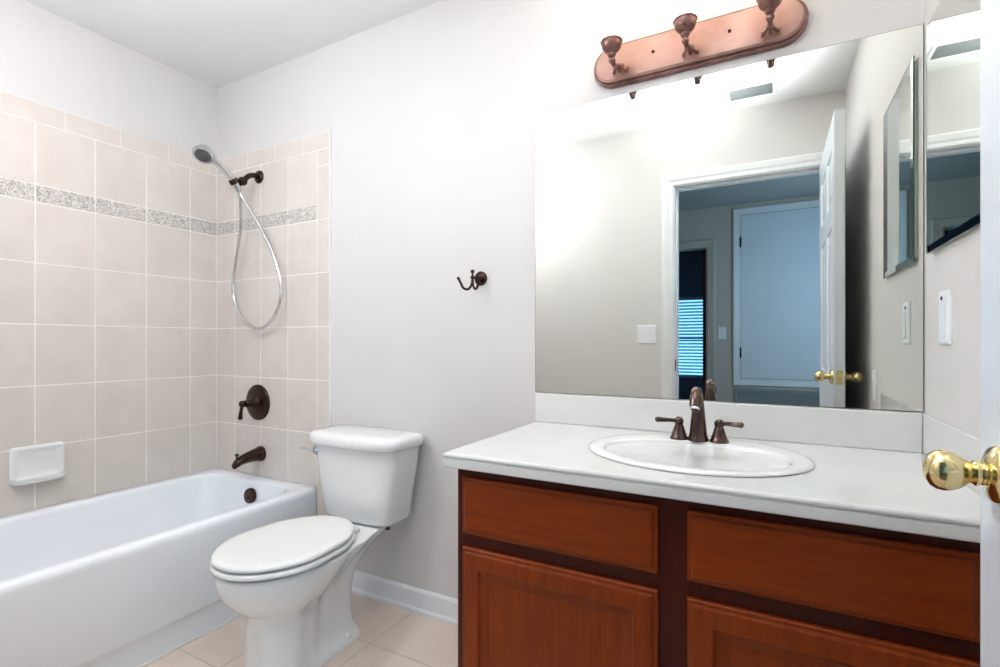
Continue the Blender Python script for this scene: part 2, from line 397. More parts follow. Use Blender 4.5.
# shower valve
sv = thing('shower_valve', 'round dark bronze shower valve plate with a small lever on the tiled wall', 'shower valve', (0.342, -T, 0.785))
vc = (0.342, -T, 0.785)
b = MB(); b.lathe([(0.088, 0), (0.088, 0.005), (0.082, 0.010), (0.06, 0.014), (0.045, 0.016), (0.034, 0.018)], vc, (0, -1, 0), 48); b.build('trim_plate', M['bronze'], sv, True, angle=60)
b = MB(); b.lathe([(0.034, 0.016), (0.026, 0.030), (0.021, 0.045), (0.017, 0.058), (0.019, 0.062), (0.017, 0.068), (0.012, 0.072)], vc, (0, -1, 0), 28)
hub = b.build('handle_hub', M['bronze'], sv, True)
b = MB(); hy = -T-0.085
b.ball((0.342, hy, 0.785), 0.017); b.tube([(0.342, hy, 0.785), (0.338, hy-0.004, 0.755), (0.334, hy-0.006, 0.722)], [0.008, 0.0075, 0.010], 12)
b.ball((0.334, hy-0.006, 0.719), 0.0105); b.build('lever', M['bronze'], sv, True)

# shower arm with its bracket
sa = thing('shower_bracket', 'dark bronze shower bracket with a round flange high on the tiled end wall', 'shower bracket', (0.35, -T, 1.895))
b = MB(); b.lathe([(0.032, 0), (0.032, 0.004), (0.026, 0.011), (0.014, 0.015)], (0.35, -T, 1.895), (0, -1, 0), 32); b.build('wall_flange', M['bronze'], sa, True)
b = MB(); b.tube([(0.35, -T, 1.895), (0.35, -0.040, 1.895), (0.35, -0.068, 1.882), (0.35, -0.094, 1.854)], 0.0125, 14); b.build('arm_pipe', M['bronze'], sa, True)
b = MB(); b.ball((0.35, -0.098, 1.850), 0.0215); b.tube([(0.35, -0.098, 1.850), (0.35, -0.118, 1.838)], [0.019, 0.017], 18, smooth=False)
b.lathe([(0.0166, -0.011), (0.0205, -0.011), (0.0205, 0.011), (0.0166, 0.011), (0.0166, -0.011)], (0.35, -0.144, 1.836), (0, -0.62, 0.78), 24, cap0=False, cap1=False)
b.build('holder', M['bronze'], sa, True)

# hand shower
hs = thing('hand_shower', 'chrome hand shower with a long looping metal hose, resting in the dark holder', 'hand shower', (0.35, -0.14, 1.83))
hd = Vector((0.35, -0.285, 1.918))            # head centre
fn_ = Vector((0.30, -0.50, -0.81)).normalized()
b = MB(); b.tube([(0.35, -0.115, 1.796), (0.35, -0.145, 1.838), (0.35, -0.195, 1.880), (0.35, -0.245, 1.910), hd-fn_*0.018], [0.0145, 0.0155, 0.016, 0.0155, 0.022], 16); b.build('wand', M['chrome'], hs, True)
b = MB(); b.lathe([(0.004, -0.034), (0.022, -0.031), (0.036, -0.020), (0.043, -0.006), (0.046, 0.004), (0.045, 0.010), (0.041, 0.012)], hd, fn_, 36)
head = b.build('shower_head', M['chrome'], hs, True)
b = MB(); b.lathe([(0.034, 0.0115), (0.034, 0.014), (0.031, 0.0155), (0.001, 0.0165)], hd, fn_, 36)
for k in range(12):
    a = 2*PI*k/12; u = fn_.orthogonal().normalized(); v = fn_.cross(u)
    b.lathe([(0.003, 0.014), (0.002, 0.0185)], hd+u*(0.025*math.cos(a))+v*(0.025*math.sin(a)), fn_, 8)
b.build('spray_face', M['nozzle'], head, True)
b = MB()
HP = [(0.350, -0.113, 1.793), (0.366, -0.098, 1.750), (0.435, -0.075, 1.64), (0.515, -0.055, 1.49), (0.560, -0.05, 1.35), (0.545, -0.05, 1.25), (0.475, -0.05, 1.172), (0.392, -0.05, 1.148), (0.300, -0.05, 1.185), (0.225, -0.05, 1.27),
      (0.205, -0.05, 1.36), (0.235, -0.055, 1.49), (0.300, -0.075, 1.63), (0.335, -0.10, 1.745), (0.347, -0.116, 1.80), (0.350, -0.128, 1.825)]
b.tube(HP, 0.0075, 10, sub=10); b.build('hose', M['chrome'], hs, True)

# soap dish
sd = thing('soap_dish', 'white ceramic soap dish set on the tiled wall over the tub', 'soap dish', (T, -0.745, 0.59))
b = MB()
def sring(x, u0, u1, v0, v1, r): return [(x, p[0], p[1]) for p in [(q[0], q[1]) for q in rrect(-u1, -u0, v0, v1, r, 0, 5)]]
b.loft([sring(T, .660, .832, .538, .675, .012), sring(T+.008, .660, .832, .538, .675, .014), sring(T+.013, .666, .826, .544, .669, .014), sring(T+.012, .676, .816, .556, .660, .012), sring(T+.006, .684, .808, .560, .652, .01)])
b.build('back_plate', M['porcelain'], sd, True, angle=50)
b = MB()
def dring(k, z, gx):
    P = []
    n = 24
    for i in range(n+1):
        t = -1+2*i/n
        P.append((T+0.004+gx*(1-abs(t)**5)**0.5 if abs(t) < 1 else T+0.004, -0.746+t*k, z))
    return P
outer = [dring(.070, .531, .030), dring(.081, .534, .042), dring(.086, .541, .050), dring(.087, .554, .053)]
inn = [dring(.081, .554, .047), dring(.077, .547, .042), dring(.072, .543, .034)]
b.loft(outer+inn, True, True, closed=True)
b.build('soap_tray', M['porcelain'], sd, True, angle=50)

# ------------------------------------------------------------------ toilet
TC = 1.160
toilet = thing('toilet', 'white two-piece toilet with its lid closed between bathtub and vanity', 'toilet', (TC, -0.4, 0))
def ring_h(yf, yb, hw, z, pf=2.1, pb=4.0, n=36, sm=None):
    """plan outline from front yf to back yb; hw = half widths at even stations"""
    pts = []
    def W_(s):
        q = s*(len(hw)-1); i = min(int(q), len(hw)-2); t = q-i; t = t*t*(3-2*t)
        base = hw[i]*(1-t)+hw[i+1]*t
        a = abs(2*s-1); p = pf if s < 0.5 else pb
        return base*max(0.0, 1-a**p)**(1/p)
    ss = [(1-math.cos(PI*k/n))/2 for k in range(n+1)]
    for s in ss: pts.append((TC+W_(s), yf+(yb-yf)*s, z))
    for s in reversed(ss[1:-1]): pts.append((TC-W_(s), yf+(yb-yf)*s, z))
    return pts
b = MB()
B = [  # yf, yb, half widths front->back, z
    (-.632, -.215, [.108, .114, .092, .082, .088, .086], .000),
    (-.632, -.215, [.108, .114, .092, .082, .088, .086], .014),
    (-.630, -.220, [.105, .111, .089, .074, .080, .078], .026),
    (-.628, -.228, [.103, .109, .086, .060, .058, .058], .046),
    (-.626, -.235, [.101, .107, .084, .055, .053, .055], .080),
    (-.624, -.238, [.100, .106, .083, .055, .052, .054], .130),
    (-.624, -.235, [.100, .106, .085, .058, .053, .055], .185),
    (-.628, -.225, [.106, .113, .092, .064, .055, .056], .222),
    (-.652, -.205, [.134, .143, .116, .078, .058, .058], .248),
    (-.680, -.175, [.158, .167, .142, .098, .066, .062], .274),
    (-.704, -.130, [.173, .181, .161, .120, .082, .070], .308),
    (-.716, -.080, [.180, .187, .173, .140, .104, .090], .345),
    (-.720, -.048, [.182, .189, .178, .150, .120, .108], .372),
    (-.718, -.048, [.180, .187, .176, .150, .120, .108], .379),
]
rings = [ring_h(yf, yb, hw, z, 2.6 if z < .21 else 2.2, 5.0) for yf, yb, hw, z in B]
rings.append(ring_h(-.706, -.054, [.168, .176, .166, .140, .112, .102], .382, 2.2, 5.0))
b.loft(rings)
bowl = b.build('bowl', M['porcelain'], toilet, True, angle=70)
for s in (-1, 1):
    b = MB(); b.lathe([(0.012, 0), (0.012, 0.004), (0.009, 0.012), (0.004, 0.015)], (TC+s*0.074, -0.300, 0.024), (0, 0, 1), 16); b.build('bolt_cap', M['porcelain'], toilet, True)
# seat ring and lid
b = MB()
SO = lambda e, z, n=36: ring_h(-.728+e, -.258-e*0.3, [.178-e, .190-e, .180-e, .150-e], z, 2.15, 2.6)
b.loft([SO(.012, .3885), SO(.001, .3935), SO(0, .396), SO(0, .403), SO(.003, .4065), SO(.012, .408), SO(.055, .408), SO(.06, .395), SO(.06, .3885)], False, False)
b.build('seat', M['seat_plastic'], toilet, True, angle=50)
b = MB()
b.loft([SO(.016, .4115), SO(.005, .4145), SO(.003, .417), SO(.002, .423), SO(.005, .4275), SO(.011, .430), SO(.03, .431), SO(.09, .4318)])
b.build('lid', M['seat_plastic'], toilet, True, angle=60)
for s in (-1, 1):
    b = MB(); b.box((TC+s*0.065-0.018, -0.270, 0.384), (TC+s*0.065+0.018, -0.242, 0.404)); b.build('seat_hinge', M['seat_plastic'], toilet, True, bevel=0.006)
# tank
TKX = 1.147
def tring(wd, yf, yb, z, bow, p=7, n=64):
    P = []; m = (yf+yb)/2; h = (yb-yf)/2
    for k in range(n):
        a = 2*PI*k/n; c, s = math.cos(a), math.sin(a)
        x = wd/2*math.copysign(abs(c)**(2/p), c); y = m+h*math.copysign(abs(s)**(2/p), s)
        if s < 0: y -= bow*(1-(2*x/wd)**2)*min(1, -s*1.6)
        P.append((TKX+x, y, z))
    return P
b = MB()
b.loft([tring(.300, -.165, -.040, .386, .016), tring(.332, -.178, -.032, .390, .018), tring(.346, -.184, -.030, .402, .020), tring(.372, -.190, -.026, .50, .022), tring(.410, -.196, -.022, .60, .024), tring(.432, -.200, -.020, .679, .026)])
b.build('tank', M['porcelain'], toilet, True, angle=60)
b = MB()
b.loft([tring(.432, -.206, -.016, .677, .028), tring(.450, -.212, -.013, .680, .030), tring(.464, -.218, -.011, .687, .033), tring(.464, -.218, -.011, .706, .033), tring(.456, -.214, -.014, .719, .032), tring(.436, -.204, -.022, .726, .029), tring(.36, -.17, -.05, .729, .02)])
b.build('tank_lid', M['porcelain'], toilet, True, angle=60)
b = MB(); lv = Vector((0.964, -0.201, 0.650)); b.lathe([(0.017, 0), (0.017, 0.006), (0.012, 0.011), (0.008, 0.018)], lv, (0, -1, 0), 24)
b.tube([lv+Vector((0.004, -0.016, 0)), lv+Vector((-0.025, -0.022, 0.002)), lv+Vector((-0.066, -0.022, 0.003))], [0.006, 0.005, 0.007], 10); b.build('flush_lever', M['chrome'], toilet, True)
b = MB(); b.lathe([(0.010, 0), (0.010, 0.008), (0.004, 0.009), (0.004, 0.035)], (TC+0.092, -0.105, 0.350), (0, 0, 1), 6)
b.build('tank_bolt', M['hinge'], toilet)

# ------------------------------------------------------------------ robe hook
rh = thing('robe_hook', 'small dark bronze double robe hook on the bare wall right of the shower', 'robe hook', (1.613, 0, 1.320))
b = MB(); b.lathe([(0.027, 0), (0.027, 0.004), (0.024, 0.009), (0.016, 0.013), (0.009, 0.016)], (1.613, 0, 1.320), (0, -1, 0), 32); b.build('wall_flange', M['bronze'], rh, True)
b = MB(); b.tube([(1.613, -0.012, 1.320), (1.613, -0.060, 1.318)], 0.006, 12); b.ball((1.613, -0.060, 1.318), 0.0085)
b.lathe([(0.004, 0), (0.0035, 0.011), (0.0062, 0.014), (0.008, 0.019), (0.006, 0.024), (0.001, 0.026)], (1.613, -0.060, 1.321), (0, 0, 1), 14)
b.build('post', M['bronze'], rh, True)
for s in (-1, 1):
    d = Vector((-0.72, -0.69, 0)) if s < 0 else Vector((0.86, -0.50, 0)); p0 = Vector((1.613, -0.060, 1.316)); b = MB()
    b.tube([p0, p0+d*0.004+Vector((0, 0, -0.025)), p0+d*0.016+Vector((0, 0, -0.041)), p0+d*0.034+Vector((0, 0, -0.038)), p0+d*0.044+Vector((0, 0, -0.020)), p0+d*0.052+Vector((0, 0, -0.005))], [0.0045, 0.0045, 0.0045, 0.0045, 0.0045, 0.005], 10)
    b.ball(p0+d*0.053+Vector((0, 0, -0.003)), 0.006); b.build('prong', M['bronze'], rh, True)

# ------------------------------------------------------------------ vanity cabinet
VX0, VX1 = 1.862, W-0.002; VF = -0.537
van = thing('vanity_cabinet', 'cherry wood vanity cabinet with raised-edge drawer fronts under the white worktop', 'cabinet', (2.39, -0.27, 0))
b = MB(); t = 0.018
b.box((VX0, VF+0.02, 0), (VX0+t, -0.022, 0.766)).box((VX1-t, VF+0.02, 0), (VX1, -0.022, 0.766)).box((VX0+t, -0.034, 0), (VX1-t, -0.022, 0.766)).box((VX0+t, VF+0.02, 0.09), (VX1-t, -0.034, 0.108))
b.box((VX0+t, VF+0.075, 0), (VX1-t, VF+0.09, 0.09))
b.build('carcass', M['wood_frame'], van)
b = MB()
for x0, x1 in ((VX0, VX0+0.035), (2.352, 2.446), (VX1-0.06, VX1)): b.box((x0, VF, 0.0 if x0 != 2.352 else 0.09), (x1, VF+0.02, 0.766))
for x0, x1 in ((VX0+0.035, 2.352), (2.446, VX1-0.06)):
    for z0, z1 in ((0.09, 0.13), (0.545, 0.615), (0.722, 0.766)): b.box((x0, VF, z0), (x1, VF+0.02, z1))
b.build('face_frame', M['wood_frame'], van, bevel=0.0008)
vf = lambda x0, z0: (lambda u, v, d: (x0+u, VF-d, z0+v))
dp = [(0, 0), (0, .010), (.0025, .0125), (.009, .0130), (.0100, .0165), (.0125, .0183), (.020, .019)]
for x0, x1, z0, z1 in ((1.883, 2.366, 0.597, 0.740), (2.424, 2.872, 0.597, 0.740)):
    MB().rect_stack(vf(x0, z0), x1-x0, z1-z0, dp).build('drawer_front', M['wood_h'], van, bevel=0.0008)
dp2 = dp+[(.048, .019), (.0505, .0175), (.054, .0115), (.073, .0085), (.0745, .0070), (.077, .0070)]
for x0, x1, z0, z1 in ((1.883, 2.366, 0.105, 0.563), (2.424, 2.872, 0.105, 0.563)):
    MB().rect_stack(vf(x0, z0), x1-x0, z1-z0, dp2).build('cabinet_door', M['wood_v'], van, bevel=0.0008)

# countertop with a hole for the sink
CX0, CX1, CY0, CY1, CZ = 1.844, W-0.001, -0.580, -0.001, 0.804
SX, SY = 2.400, -0.290
top = thing('vanity_countertop', 'white moulded worktop with back and side splash on the cherry vanity', 'countertop', (2.38, -0.29, 0.76))
N_ = 96
def hole(z, rx=0.238, ry=0.203): return [(SX+rx*math.cos(2*PI*k/N_), SY+ry*math.sin(2*PI*k/N_), z) for k in range(N_)]
def border(ins, z):
    x0, x1, y0, y1 = CX0+ins, CX1, CY0+ins, CY1
    P = []
    for k in range(N_):
        a = 2*PI*k/N_; c, s = math.cos(a)*0.238, math.sin(a)*0.203
        tt = min(((x1-SX)/c if c > 1e-9 else (x0-SX)/c if c < -1e-9 else 1e9), ((y1-SY)/s if s > 1e-9 else (y0-SY)/s if s < -1e-9 else 1e9))
        P.append([SX+c*tt, SY+s*tt, z])
    for cx, cy in ((x0, y0), (x1, y0), (x1, y1), (x0, y1)):
        q = min(P, key=lambda p: (p[0]-cx)**2+(p[1]-cy)**2); q[0], q[1] = cx, cy
    return [tuple(p) for p in P]
b = MB()
prof = [(0.012, 0), (0.006, 0), (0.002, -0.002), (0, -0.005), (0, -0.009), (0.004, -0.011), (0.004, -0.0135), (0.001, -0.016), (0.001, -0.034), (0.004, -0.037)]
b.loft([hole(CZ-0.037), hole(CZ)]+[border(i, CZ+z) for i, z in prof]+[hole(CZ-0.037)], False, False)
bmesh.ops.remove_doubles(b.bm, verts=b.bm.verts, dist=1e-6)
b.build('worktop', M['counter'], top, True, angle=25)
MB().box((CX0, -0.020, CZ), (W-0.0065, -0.001, 0.904)).build('backsplash', M['counter'], top, bevel=0.003)
MB().box((W-0.006, -0.565, CZ), (W-0.001, -0.001, 0.904)).build('side_splash', M['counter'], top, bevel=0.0015)

# sink
sink = thing('sink', 'oval white drop-in basin set in the vanity worktop', 'sink', (SX, SY, CZ))
def er(cx, cy, rx, ry, z, n=72): return [(cx+rx*math.cos(2*PI*k/n), cy+ry*math.sin(2*PI*k/n), z) for k in range(n)]
b = MB()
b.loft([er(SX, SY, .2565, .219, CZ+.0005), er(SX, SY, .260, .222, CZ+.003), er(SX, SY, .259, .221, CZ+.006), er(SX, SY, .252, .214, CZ+.0085), er(SX, SY-.002, .244, .206, CZ+.0092), er(SX, SY-.026, .222, .156, CZ+.0085), er(SX, SY-.029, .216, .148, CZ+.0075),
        er(SX, SY-.028, .211, .145, CZ+.004), er(SX, SY-.028, .204, .138, CZ-.02), er(SX, SY-.026, .188, .126, CZ-.07), er(SX, SY-.015, .15, .105, CZ-.115), er(SX, SY-.01, .09, .07, CZ-.136), er(SX, SY-.01, .03, .03, CZ-.142)])
b.build('basin', M['porcelain'], sink, True, angle=70)
b = MB(); b.lathe([(0.021, 0), (0.021, 0.003), (0.015, 0.004), (0.001, 0.006)], (SX, SY-0.01, CZ-0.142), (0, 0, 1), 24); b.build('drain', M['faucet_bronze'], sink, True)

# faucet
FY, FZ, FX = -0.152, CZ+0.0085, 2.396
fc = thing('faucet', 'brown bronze two-handle faucet standing on the back rim of the oval basin', 'faucet', (FX, FY, FZ))
b = MB(); b.lathe([(0.0275, 0), (0.0275, 0.004), (0.0255, 0.009), (0.0245, 0.012)], (FX, FY, FZ), (0, 0, 1), 28)
b.tube([(FX, FY, FZ+0.008), (FX, FY, FZ+0.05), (FX, FY-0.001, FZ+0.10), (FX, FY-0.010, FZ+0.124), (FX, FY-0.030, FZ+0.137), (FX, FY-0.052, FZ+0.126), (FX, FY-0.064, FZ+0.100)], [0.0245, 0.0200, 0.0150, 0.0135, 0.0132, 0.0135, 0.0150], 20)
b.build('spout', M['faucet_bronze'], fc, True, angle=60)
b = MB(); b.lathe([(0.0110, -0.002), (0.0118, 0.002), (0.0118, 0.008), (0.010, 0.010), (0.008, 0.010)], (FX, FY-0.064, FZ+0.100), (0, -0.5, -0.86), 20); b.build('aerator', M['chrome'], fc, True)
b = MB(); b.tube([(FX, FY+0.028, FZ), (FX, FY+0.028, FZ+0.115)], 0.003, 8, smooth=False); b.ball((FX, FY+0.028, FZ+0.120), 0.008); b.build('lift_rod', M['faucet_bronze'], fc, True)
for s, hx in ((-1, 2.346), (1, 2.449)):
    hb = MB().lathe([(0.0245, 0), (0.0245, 0.004), (0.021, 0.009), (0.017, 0.022), (0.0125, 0.036), (0.0105, 0.041), (0.0125, 0.044)], (hx, FY, FZ), (0, 0, 1), 24).build('handle_base', M['faucet_bronze'], fc, True)
    b = MB(); b.ball((hx, FY, FZ+0.050), 0.0125); b.tube([(hx, FY, FZ+0.050), (hx+s*0.022, FY-0.010, FZ+0.052), (hx+s*0.054, FY-0.022, FZ+0.053)], [0.006, 0.0055, 0.0075], 12); b.ball((hx+s*0.054, FY-0.022, FZ+0.053), 0.0078)
    b.build('handle_lever', M['faucet_bronze'], hb, True)

# ------------------------------------------------------------------ wall mirror
wm = thing('wall_mirror', 'large frameless wall mirror above the vanity reflecting the open doorway', 'mirror', (2.374, 0, 0.906))
b = MB(); b.rect_stack(lambda u, v, d: (1.838+u, -d, 0.906+v), W-0.002-1.838, 1.884-0.906, [(0, 0.0005), (0, 0.0045), (0.0012, 0.005)], mis=[1, 1, 0])
b.face  # front sheet
mo = b.build('mirror_glass', [M['mirror'], M['mirror_edge']], wm)
fz = max(mo.data.polygons, key=lambda p: p.area*(1 if p.normal.y < -0.9 else 0)); fz.material_index = 0
# ------------------------------------------------------------------ medicine cabinet
mc = thing('medicine_cabinet', 'mirror-fronted medicine cabinet with a green glass edge on the right wall', 'medicine cabinet', (W, -0.27, 1.293))
MY0, MY1, MZ0, MZ1 = -0.482, -0.071, 1.294, 1.838
MB().box((W-0.0075, MY0+0.012, MZ0+0.012), (W, MY1-0.006, MZ1-0.012)).build('cabinet_body', M['white_trim'], mc)
b = MB(); b.rect_stack(lambda u, v, d: (W-0.0075-d, MY0+u, MZ0+v), MY1-MY0, MZ1-MZ0, [(0, 0), (0, 0.0035), (0.016, 0.0055)], mis=[1, 0, 0])
b.build('mirror_door', [M['mirror'], M['glass_edge']], mc)

# ------------------------------------------------------------------ vanity light
PX0, PX1, PZ, PR = 2.055, 2.663, 1.977, 0.066
vl = thing('vanity_light', 'copper bronze bar light with three glowing glass shades over the mirror', 'wall light', (2.36, 0, PZ))
def stad(e, y, n=24):
    P = []
    for k in range(n+1): a = -PI/2+PI*k/n; P.append((PX1-PR+(PR-e)*math.cos(a), y, PZ+(PR-e)*math.sin(a)))
    for k in range(n+1): a = PI/2+PI*k/n; P.append((PX0+PR+(PR-e)*math.cos(a), y, PZ+(PR-e)*math.sin(a)))
    return P
b = MB(); b.loft([stad(.0105, -.005), stad(.0105, -.0262), stad(.0125, -.0265), stad(.0130, -.0290), stad(.0145, -.0305), stad(.018, -.031)])
bp = b.build('back_plate', M['copper'], vl, True, angle=35)
b = MB(); b.loft([stad(0, 0), stad(0, -.014), stad(.002, -.018), stad(.005, -.0185), stad(.0055, -.0165), stad(.0068, -.0165), stad(.0072, -.0235), stad(.0085, -.0255), stad(.0105, -.0262)], True, False)
b.build('rim_moulding', M['copper_dark'], bp, True, angle=35)
for x in (2.25, 2.466):
    MB().lathe([(0.005, 0), (0.0045, 0.003), (0.001, 0.0045)], (x, -0.0305, 1.981), (0, -1, 0), 12).build('cap_screw', M['hinge'], vl, True)
for x in (2.150, 2.360, 2.570):
    b = MB()
    yb = -0.0305; cy = -0.138; cz = 1.946
    b.tube([(x, yb, 1.962), (x, yb-0.030, 1.947), (x, yb-0.066, 1.932), (x, cy+0.014, 1.928), (x, cy, cz-0.004)], [0.010, 0.008, 0.0072, 0.0072, 0.009], 12)
    for s in (-1, 0, 1):
        b.tube([(x+s*0.020, yb+0.001, 1.954-0.004*abs(s)), (x+s*0.018, yb-0.018, 1.936), (x+s*0.007, yb-0.046, 1.933)], [0.0052, 0.0045, 0.004], 8)
    b.ball((x, yb-0.052, 1.936), 0.010); b.ball((x, cy+0.006, 1.931), 0.0105)
    arm = b.build('lamp_arm', M['copper_dark'], vl, True)
    b = MB(); b.lathe([(0.009, -0.008), (0.0125, -0.003), (0.011, 0.003), (0.018, 0.007), (0.0255, 0.015), (0.029, 0.025), (0.0295, 0.033), (0.0325, 0.036), (0.0325, 0.039), (0.0285, 0.039), (0.025, 0.028)], (x, cy, cz), (0, 0, 1), 32, cap1=False)
    b.build('shade_cup', M['copper_dark'], arm, True)
    b = MB()
    po = [(0.0235, 0.028), (0.0290, 0.042), (0.043, 0.062), (0.060, 0.086), (0.072, 0.112), (0.078, 0.142), (0.080, 0.172), (0.084, 0.192)]
    pi_ = [(r-0.004, h) for r, h in reversed(po)]
    b.lathe(po+pi_, (x, cy, cz), (0, 0, 1), 36, cap0=False, cap1=True)
    b.build('lamp_shade', M['shade'], arm, True, angle=80)
    l = bpy.data.lights.new('bulb_light', 'POINT'); l.energy = BULB; l.color = (1.0, 0.98, 0.94); l.shadow_soft_size = 0.03
    lo = bpy.data.objects.new('bulb_light', l); C.objects.link(lo); lo.location = (x, cy, cz+0.135)

# ------------------------------------------------------------------ switch plates and outlet
def plate_prof(): return [(0, 0), (0, 0.003), (0.004, 0.006), (0.008, 0.0065)]
rx = lambda y0, z0: (lambda u, v, d: (W-d, y0+u, z0+v))
sw = thing('wall_switch', 'narrow white control plate with a dark dot on the right wall under the cabinet', 'switch', (W, -0.19, 1.135))
MB().rect_stack(rx(-0.228, 1.076), 0.078, 0.119, plate_prof()).build('cover_plate', M['plate'], sw)
b = MB(); b.box((W-0.0095, -0.207, 1.092), (W-0.006, -0.172, 1.164)); rk = b.build('rocker', M['plate'], sw, bevel=0.0015)
b = MB(); b.lathe([(0.0045, 0), (0.004, 0.002)], (W-0.0065, -0.180, 1.179), (-1, 0, 0), 12); b.build('indicator', M['clip'], sw)
ol = thing('wall_outlet', 'white outlet plate on the right wall behind the door, seen in the mirror', 'outlet', (W, -0.71, 0.92))
MB().rect_stack(rx(-0.745, 0.862), 0.070, 0.114, plate_prof()).build('cover_plate', M['plate'], ol)
for z in (0.900, 0.940):
    b = MB(); b.lathe([(0.016, 0), (0.0155, 0.002)], (W-0.0062, -0.710, z), (-1, 0, 0), 20)
    o = b.build('receptacle', M['plate'], ol)
fx = lambda y, x0, z0: (lambda u, v, d: (x0+u, y+d, z0+v))
ds = thing('light_switch', 'white double toggle plate on the wall beside the doorway, seen in the mirror', 'switch', (1.876, YF, 1.13))
MB().rect_stack(fx(YF, 1.817, 1.072), 0.118, 0.117, plate_prof()).build('cover_plate', M['plate'], ds)
for x in (1.853, 1.899):
    b = MB(); b.box((x-0.0055, YF+0.006, 1.119), (x+0.0055, YF+0.0075, 1.143)); b.box((x-0.004, YF+0.006, 1.130), (x+0.004, YF+0.016, 1.141)); b.build('toggle', M['plate'], ds)
hsw = thing('light_switch', 'white single switch plate on the dim hall wall beside the pale access door', 'switch', (2.127, HY, 1.17))
MB().rect_stack(fx(HY, 2.092, 1.113), 0.070, 0.115, plate_prof()).build('cover_plate', M['plate'], hsw)
b = MB(); b.box((2.1235, HY+0.006, 1.165), (2.1305, HY+0.016, 1.178)); b.build('toggle', M['plate'], hsw)

# ------------------------------------------------------------------ ceiling vent and added fill globe
cv = thing('ceiling_vent', 'white slatted vent register on the bathroom ceiling, seen in the mirror', 'vent', (2.47, -1.385, H))
b = MB(); x0, x1, y0, y1 = 2.350, 2.590, -1.465, -1.305
b.box((x0, y0, H-0.006), (x1, y0+0.018, H)).box((x0, y1-0.018, H-0.006), (x1, y1, H)).box((x0, y0+0.018, H-0.006), (x0+0.018, y1-0.018, H)).box((x1-0.018, y0+0.018, H-0.006), (x1, y1-0.018, H))
b.build('vent_frame', M['white_trim'], cv, bevel=0.002)
b = MB()
for k in range(14):
    y = y0+0.022+k*(y1-y0-0.044)/13
    b.loft([[(x, y-0.007, H-0.001), (x, y+0.005, H-0.009), (x, y+0.006, H-0.008), (x, y-0.006, H)] for x in (x0+0.018, x1-0.018)])
b.build('vent_slats', M['vent'], cv)
LX, LY, LZ = 1.0, -1.16, 2.06
cl = thing('fill_globe', 'round glowing globe on a thin rod beside the tub, added out of view as fill light', 'fill light', (LX, LY, H))
b = MB(); b.lathe([(0.065, 0), (0.065, 0.012), (0.05, 0.022), (0.008, 0.028), (0.008, H-LZ-0.135), (0.035, H-LZ-0.125), (0.040, H-LZ-0.100)], (LX, LY, H), (0, 0, -1), 40); b.build('fill_globe_rod', M['white_trim'], cl, True)
b = MB(); b.ball((LX, LY, LZ), 0.112, n=32); b.build('fill_globe_body', M['dome'], cl, True)  # unseen globe added to even out the light in the room

# ------------------------------------------------------------------ hall beyond the doorway (seen in the mirror)
HX0, HX1 = 0.9, 3.6; HYN = YF-WT
D2X0, D2X1 = 1.17, 1.995
sbox('floor_hall', [((HX0, HY-0.12, -0.08), (HX1, HYN, 0))], M['hall_floor'], 'brown carpet of the dim hall beyond the doorway', 'floor')
sbox('ceiling_hall', [((HX0, HY, H), (HX1, HYN, H+0.08))], M['hall_ceiling'], 'dim ceiling of the hall beyond the doorway', 'ceiling')
sbox('wall_hall_left', [((HX0-0.1, HY, 0), (HX0, HYN, H))], M['hall_wall'], 'beige left wall of the hall beyond the doorway', 'wall')
hw0, hw1 = -3.2, -2.3
sbox('wall_hall_right', [((HX1, HY, 0), (HX1+0.1, hw0, H)), ((HX1, hw1, 0), (HX1+0.1, HYN, H)), ((HX1, hw0, 0), (HX1+0.1, hw1, 0.85)), ((HX1, hw0, 2.1), (HX1+0.1, hw1, H))], M['hall_wall'], 'beige right wall of the hall with an added opening for fill light', 'wall')
sbox('wall_hall_far', [((HX0, HY-0.12, 0), (D2X0, HY, H)), ((D2X1, HY-0.12, 0), (HX1, HY, H)), ((D2X0, HY-0.12, 2.03), (D2X1, HY, H))], M['hall_wall'], 'beige far wall of the hall with a bedroom doorway', 'wall')
sbox('wall_hall_near', [((W+0.1, HYN-0.0, 0), (HX1, HYN+0.1, H))], M['hall_wall'], 'beige near wall of the hall', 'wall')
b = casing(D2X0, D2X1, 2.03, HY, 1, 0.072)
b.box((D2X1-0.014, HY-0.12, 0), (D2X1, HY, 2.03))
t2 = struct(b.build('trim_2', M['hall_wall']), 'casing of the bedroom doorway across the hall, seen in the mirror', 'door frame')
for z in (0.3, 1.08, 1.82):
    b = MB(); b.box((D2X1-0.020, HY-0.075, z-0.045), (D2X1-0.014, HY-0.035, z+0.045)); b.build('hinge', M['hinge'], t2)
# open bedroom door standing back along the room
b = MB(); b.box((D2X1-0.058, HY-0.875, 0.01), (D2X1-0.02, HY-0.122, 2.02)); struct(b.build('door_3', M['dark_door'] if 'dark_door' in M else M['wood_frame']), 'dark edge of the bedroom door across the hall', 'door')
# access door
AX0, AX1, AZ0, AZ1 = 2.297, 3.06, 0.733, 2.308
d2 = sempty('door_2', (AX0, HY, 0.7), 'pale grey-blue flush access door in the hall wall, seen in the mirror', 'door')
casing(AX0-0.004, AX1+0.004, AZ1+0.004, HY, 1, 0.066, None, AZ0-0.004, True).build('door_casing', M['white_trim'], d2)
b = MB(); b.box((AX0-0.004, HY, AZ0-0.004), (AX1+0.004, HY+0.0012, AZ1+0.004)); b.build('door_gap', M['dark'], d2)
b = MB(); b.box((AX0, HY+0.0012, AZ0), (AX1, HY+0.008, AZ1)); b.build('door_leaf', M['door_paint'], d2)
for z in (0.98, 2.05):
    b = MB(); b.box((AX0-0.010, HY+0.006, z-0.05), (AX0+0.005, HY+0.016, z+0.05)); b.build('hinge', M['hinge'], d2)
